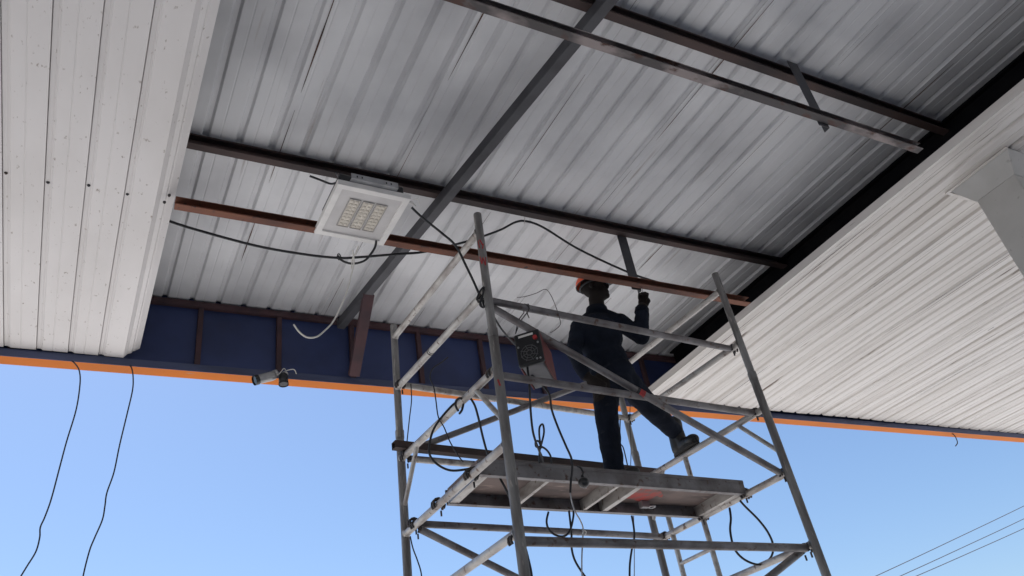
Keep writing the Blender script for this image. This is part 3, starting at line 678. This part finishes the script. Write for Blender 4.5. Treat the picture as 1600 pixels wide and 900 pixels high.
# hard hat: shell with ridge, brim and peak
hat = MB(); n = 28; rings = []; vs = []; fs = []
for i in range(11):
    th = math.pi/2 * i/10; vs += [hp(-0.008 + 0.130*math.cos(th)**0.9*math.cos(a) , 0.106*math.cos(th)**0.9*math.sin(a), 0.055 + 0.105*math.sin(th) + (0.012*math.exp(-(math.sin(a)*0.106*math.cos(th)/0.018)**2) if i else 0)) for a in [2*math.pi*k/n for k in range(n)]]
for i in range(10):
    for k in range(n): fs.append((i*n+k, i*n+(k+1)%n, (i+1)*n+(k+1)%n, (i+1)*n+k))
hat.add(vs, fs, True)
hat.build('hard_hat', m_helmet, person)
hat = MB(); vs = []
for rr, zz in ((0.985,0.060),(0.985,0.050),(1.035,0.046),(1.035,0.053)):
    for k in range(n):
        a = 2*math.pi*k/n; pk = 0.055*max(0, math.cos(a))**2.2 if rr > 1 else 0
        vs.append(hp(-0.008 + (0.130*rr)*math.cos(a) + pk, 0.106*rr*math.sin(a), zz - pk*0.30))
hat.add(vs, [(j*n+k, j*n+(k+1)%n, ((j+1)%4)*n+(k+1)%n, ((j+1)%4)*n+k) for j in range(4) for k in range(n)], True)
hat.build('hat_brim', m_blackp, person)  # brim and peak black: shade under the hat put into the colour
# neck guard at the back of the hat, goggles
gg = MB()
for s in (-1,1):
    c = hp(0.094, s*0.032, 0.020); gg.ball(c, 0.016, 0.028, 0.021, 14, 8, HM)
gg.sweep([hp(0.104,-0.006,0.02),hp(0.104,0.006,0.02)],0.006,8); gg.build('goggles', m_lens, person)
gs = MB(); gs.sweep([hp(-0.008+0.108*math.cos(a),0.090*math.sin(a),0.028) for a in [2*math.pi*k/24 for k in range(25)]],0.008,8); gs.build('goggle_strap', m_black, person)
# boots
def boot(ank, toe_dir, base_z, ln=0.285):
    t = Vector(toe_dir); t.z = 0; t.normalize(); l = Vector((-t.y, t.x, 0)); BM = Matrix((t, l, Vector((0,0,1)))).transposed(); b = MB()
    o = Vector((ank.x, ank.y, base_z)); 
    b.ball(o - t*0.035 + Vector((0,0,0.055)), 0.052,0.042,0.055,14,8,BM); b.ball(o + t*0.06 + Vector((0,0,0.052)),0.11,0.045,0.045,16,10,BM); b.ball(o + t*0.145 + Vector((0,0,0.045)),0.062,0.050,0.042,16,10,BM)
    capsule(b, o - t*0.02 + Vector((0,0,0.06)), ank + Vector((0,0,0.10)), 0.056, 0.062); capsule(b, o + t*0.03 + Vector((0,0,0.075)), ank + Vector((0,0,0.06)), 0.045, 0.056)
    bo = build_body('boot', b, 0.007, [m_boot], person, 3)
    sb = MB(); out = []
    for k in range(22):
        a = 2*math.pi*k/22; x = math.cos(a); y = math.sin(a); wd = 0.046 + 0.008*max(0,x) - 0.006*max(0,-x)
        out.append(o + t*(0.058 + 0.148*x) + l*(wd*y*(1 if abs(x) < .9 else 1)))
    m_ = len(out); sb.add([p + Vector((0,0,0.001)) for p in out] + [p + Vector((0,0,0.026)) for p in out], [tuple(range(m_-1,-1,-1)), tuple(range(m_,2*m_))] + [(k,(k+1)%m_,m_+(k+1)%m_,m_+k) for k in range(m_)])
    sb.build('sole', m_sole, bo)
boot(J['aA'], (0.15,-1,0), DECKZ - PL.z)
rz = rungp('R',2,0.55).z + 0.0225 - PL.z
boot(J['aB'], (-0.02,-1,0), rz)

# electrode holder wires in the raised hand
eh = MB(); hpnt = J['wB'] + dB*0.075 + PL
eh.sweep([hpnt + Vector((0,0.0,-0.03)), hpnt + Vector((0.01,-0.01,0.19))], 0.0028, 6)
eh.sweep([hpnt + Vector((0.012,-0.012,-0.02)), hpnt + Vector((0.02,-0.012,0.13))], 0.002, 6)
tag(eh.build('welding_rod', m_clamp), 'thin dark welding rods held up in the worker\'s raised hand', 'rod')

# ------------------------------------------------------------------ cables
def cable(name, pts, r, m, label, cat='cable', group=None, k=6, n=8):
    P = []
    for p in pts: P.append(aty(*p) if not isinstance(p, Vector) else p)
    return tag(MB().sweep(smooth(P, k), r, n).build(name, m), label, cat, group)
cable('ceiling_cable', [(255,342,4.16),(300,357,4.14),(400,384,4.10),(480,398,4.08),(530,403,4.06),(560,402,4.04),(620,397,4.02),(660,394,4.0),(700,385,3.98),(740,374,3.96),(780,360,3.95),(806,347,3.95),(824,346,3.95),(850,356,3.95),(900,387,3.96),(960,416,3.97),(1005,434,3.97),(1060,449,3.98),(1110,455,4.0)],
      0.0085, m_black, 'black cable slung along the ceiling beam and tied up below the purlin')
cable('cable_loop', [(528,400,4.02),(536,408,4.0),(552,412,3.97),(570,407,3.93),(580,396,3.88),(586,386,3.84),(588,376,3.80)], 0.0075, m_black, 'black cable looping up from the ceiling cable into the lamp')
cable('cable_tie', [(528,397,4.055),(527,402,4.045),(530,406,4.05),(532,400,4.06),(529,396,4.06)], 0.004, m_black, 'small black knot tying the ceiling cable beside the lamp', 'tie')
cable('tie_wire', [(817,322,3.925),(819,332,3.93),(820,341,3.935),(819,350,3.94)], 0.0028, m_wirew, 'short pale wire tying the black cable to the purlin', 'wire')
cable('lamp_cable', [(643,324,3.46),(660,340,3.47),(690,364,3.46),(712,384,3.45),(728,415,3.44),(740,440,3.43),(748,458,3.41)], 0.0075, m_black, 'black cable running from the lamp corner down to the scaffold post')
cable('lamp_lead', [(484,275,3.52),(500,281,3.52),(516,287,3.48),(524,286,3.42)], 0.0065, m_black, 'short black lead at the far corner of the square lamp')
cable('white_wire', [(551,390,3.85),(553,410,3.9),(549,430,3.95),(542,455,4.0),(532,480,4.05),(520,503,4.1),(508,516,4.12),(495,526,4.12),(480,527,4.12),(468,519,4.12),(459,507,4.12)], 0.0052, m_wirew, 'white flex dangling in a curve below the square lamp', 'wire')
cable('white_wire', [(560,384,3.84),(556,395,3.87),(551,404,3.9),(549,420,3.93)], 0.004, m_wirew, 'short white strand hanging at the foot of the square lamp', 'wire')
# machine leads and ropes on the tower
wz = wloc
cable('machine_lead', [Vector((wz.x-0.02, wz.y+0.03, wz.z+0.012)), (827,600,3.47),(829,640,3.5),(833,676,3.55),(842,703,3.62),(846,712,3.68),(848,722,3.74)], 0.0068, m_black, 'thick black lead dropping from the welding machine to the platform')
cable('knotted_lead', [(843,724,3.76),(843,706,3.74),(847,690,3.72),(850,675,3.71),(848,663,3.70),(843,668,3.69),(843,684,3.70),(846,700,3.72),(842,690,3.70),(837,690,3.69),(838,698,3.69),(846,698,3.70),(854,703,3.72),(860,712,3.74),(862,724,3.77)], 0.006, m_black, 'black lead tied in an upright loop above the platform edge')
cable('machine_lead', [Vector((wz.x+0.03, wz.y+0.10, wz.z+0.012)), (856,612,3.55),(862,640,3.58),(872,668,3.62),(884,696,3.66),(893,717,3.70),(894,735,3.705),(892,752,3.72),(891,770,3.72)], 0.0068, m_black, 'long black lead slanting from the welding machine over the platform edge')
cable('pale_flex', [(891,768,3.722),(893,782,3.73),(899,800,3.75),(906,812,3.78),(911,826,3.8),(910,850,3.8),(909,880,3.8),(910,920,3.8)], 0.0042, m_steel, 'thin pale flex hanging below the platform beside the black leads', 'wire')
cable('flex_hook', [(910,834,3.8),(913,829,3.8),(916,831,3.8),(915,835,3.8)], 0.003, m_wirew, 'tiny wire hook on the pale flex below the platform', 'hook')
pl = empty('hanging_plug', aty(912,754,3.70), 'round black plug dangling on a short lead at the platform front', 'plug')
q0 = pl.location.copy()
mb = MB(); mb.ball((0,0,0),0.033,0.033,0.031,16,10); mb.sweep([(0,0,0.018),(0,0,0.045)],[0.014,0.008],10); mb.build('plug_body', m_blackp, pl)
MB().sweep(smooth([(0,0,0.04),tuple(aty(911,738,3.71)-q0),tuple(aty(907,731,3.72)-q0),tuple(aty(903,729,3.75)-q0)]),0.006,8).build('lead', m_black, pl)
for sx in (-0.009,0.009): MB().sweep([(sx,0,-0.022),(sx,0,-0.034)],0.003,8).build('pin', m_steel, pl)
cable('underdeck_loop', [(857,800,4.1),(854,815,4.1),(858,828,4.1),(868,836,4.1),(880,838,4.1),(888,833,4.1),(893,822,4.1),(896,806,4.1),(896,798,4.1)], 0.0068, m_black, 'black cable drooping in a small loop below the platform')
cable('underdeck_lead', [(889,798,4.12),(891,815,4.12),(893,835,4.12),(893,855,4.12),(898,875,4.12),(910,895,4.12),(925,915,4.12)], 0.0068, m_black, 'black cable dropping straight from the platform then curving away')
cable('underdeck_lead', [(987,806,4.15),(990,822,4.15),(991,840,4.15),(987,860,4.15),(984,885,4.15),(984,920,4.15)], 0.0068, m_black, 'black cable hanging below the red smeared end of the platform')
cable('thin_wire', [(990,806,4.17),(991,850,4.17),(991,920,4.17)], 0.003, m_steel, 'thin grey wire hanging straight beside the black cable under the platform', 'wire')
cable('cable_bight', [(1156,782,3.93),(1165,792,3.93),(1185,812,3.93),(1200,832,3.93),(1208,852,3.93),(1205,870,3.93),(1192,881,3.93),(1178,881,3.93),(1160,872,3.93),(1147,856,3.93),(1141,830,3.93),(1142,810,3.93),(1140,794,3.96)], 0.0075, m_black, 'blue-black cable hanging in a wide loop from the platform end')
cable('post_cable', [(773,497,3.47),(782,512,3.55),(795,528,3.65),(812,545,3.75),(822,556,3.8)], 0.006, m_black, 'dark cable slipping away behind the near scaffold post')
cable('post_lead', [(814,822,3.42),(818,845,3.42),(824,868,3.42),(830,895,3.42),(833,925,3.42)], 0.0068, m_black, 'black cable hanging down beside the near scaffold post')
cable('rung_cable', [(714,628,3.86),(706,634,3.86),(690,652,3.9),(677,672,3.92),(671,695,3.92),(672,712,3.92),(684,726,3.92),(704,735,3.9),(730,733,3.86),(752,727,3.80)], 0.0068, m_black, 'black cable drooping from the third rung across to the platform corner')
cable('rung_coil', [(716,642,3.76),(712,634,3.74),(713,626,3.74),(719,622,3.76),(724,628,3.80),(722,640,3.80),(718,646,3.78)], 0.007, m_black, 'black cable wrapped round the third rung of the tower')
cable('inner_lead', [(735,622,3.82),(742,634,3.84),(748,655,3.86),(755,685,3.88),(763,712,3.90),(775,735,3.88),(788,760,3.86),(797,778,3.86)], 0.0068, m_black, 'black lead running from the third rung down behind the near post')
cable('rung_wire', [(700,558,4.0),(690,566,4.02),(676,576,4.05),(672,590,4.06),(678,606,4.06),(681,625,4.06),(685,652,4.06),(694,668,4.06),(703,690,4.06),(716,712,4.06),(724,722,4.06)], 0.004, m_black, 'thin dark wire hanging from the tie on the second rung', 'wire')
cable('thin_wire', [(642,600,4.62),(643,625,4.62),(640,652,4.62),(637,680,4.62),(636,690,4.62)], 0.004, m_black, 'thin dark wire hanging by the rear left post above the steel tube', 'wire')
cable('thin_wire', [(641,838,4.6),(645,856,4.6),(652,875,4.6),(658,895,4.6),(660,920,4.6)], 0.0045, m_black, 'thin dark wire trailing below the fourth rung by the rear post', 'wire')
cable('rear_wire', [(969,655,4.75),(969,690,4.75),(974,700,4.75),(980,725,4.75),(983,740,4.75)], 0.005, m_black, 'thin black wire hanging behind the worker\'s standing leg', 'wire')
cable('rear_wire', [(986,610,4.80),(984,655,4.78),(986,700,4.77),(985,735,4.77)], 0.003, m_black, 'fine wire hanging by the rear right scaffold post', 'wire')
cable('fine_wire', [(808,465,3.46),(822,463,3.5),(838,458,3.5),(852,452,3.5),(860,460,3.48),(868,478,3.46),(875,500,3.44),(875,508,3.44),(868,515,3.45),(860,520,3.46)], 0.0022, m_clamp, 'fine dark wire arching over the upper scaffold rail', 'wire')
cable('clip_wire', [(752,462,3.39),(745,468,3.37),(750,455,3.36),(756,449,3.36),(754,462,3.36),(750,476,3.36),(756,480,3.37),(754,470,3.40)], 0.006, m_black, 'black cable end hooked round the top of the near scaffold post')
yl = yf(0) - 0.036
cable('fascia_wire', [(112,564,yl+0.02),(118,569,yl-0.008),(124,580,yl-0.01),(125,600,yl),(119,640,yl),(104,690,yl),(92,735,yl),(80,780,yl),(70,808,yl),(63,824,yl),(62,840,yl),(56,862,yl),(42,885,yl),(28,908,yl),(15,930,yl)], 0.0048, m_black, 'thin black wire hanging from the fascia, kinking inward near its end', 'wire')
cable('fascia_wire', [(202,570,yl+0.02),(206,576,yl-0.008),(208,590,yl-0.01),(207,610,yl),(199,645,yl),(187,695,yl),(178,738,yl),(167,770,yl),(164,790,yl),(160,812,yl),(148,840,yl),(140,860,yl),(131,895,yl),(126,925,yl)], 0.0048, m_black, 'thin black wire hanging from the fascia beside the soffit edge', 'wire')
xr = yf(10) - 0.02
cable('fascia_hook_wire', [(1483,676,5.60),(1490,679,5.57),(1494,685,5.57),(1496,692,5.57),(1493,697,5.57)], 0.006, m_black, 'short bent wire sticking out below the fascia under the ribbed soffit', 'wire')
for i, (a, b) in enumerate((((1370,900),(1600,791)), ((1408,900),(1600,811)), ((1433,900),(1600,826)))):
    pa, pb = aty(a[0], a[1], 16.0), aty(b[0], b[1], 16.0 - 1.0*0); d = pb - pa
    q = [pa + d*t + Vector((0,0,0.004*(t-0.5)**2*d.length)) for t in (-6,-4,-2,-1,0,0.5,1,2,3,5)]
    tag(MB().sweep(smooth(q), 0.012, 6).build('power_line', m_wire_far), ('highest', 'middle', 'lowest')[i] + ' of the three thin power lines crossing the sky beyond the canopy', 'power line', 'overhead lines in the sky')
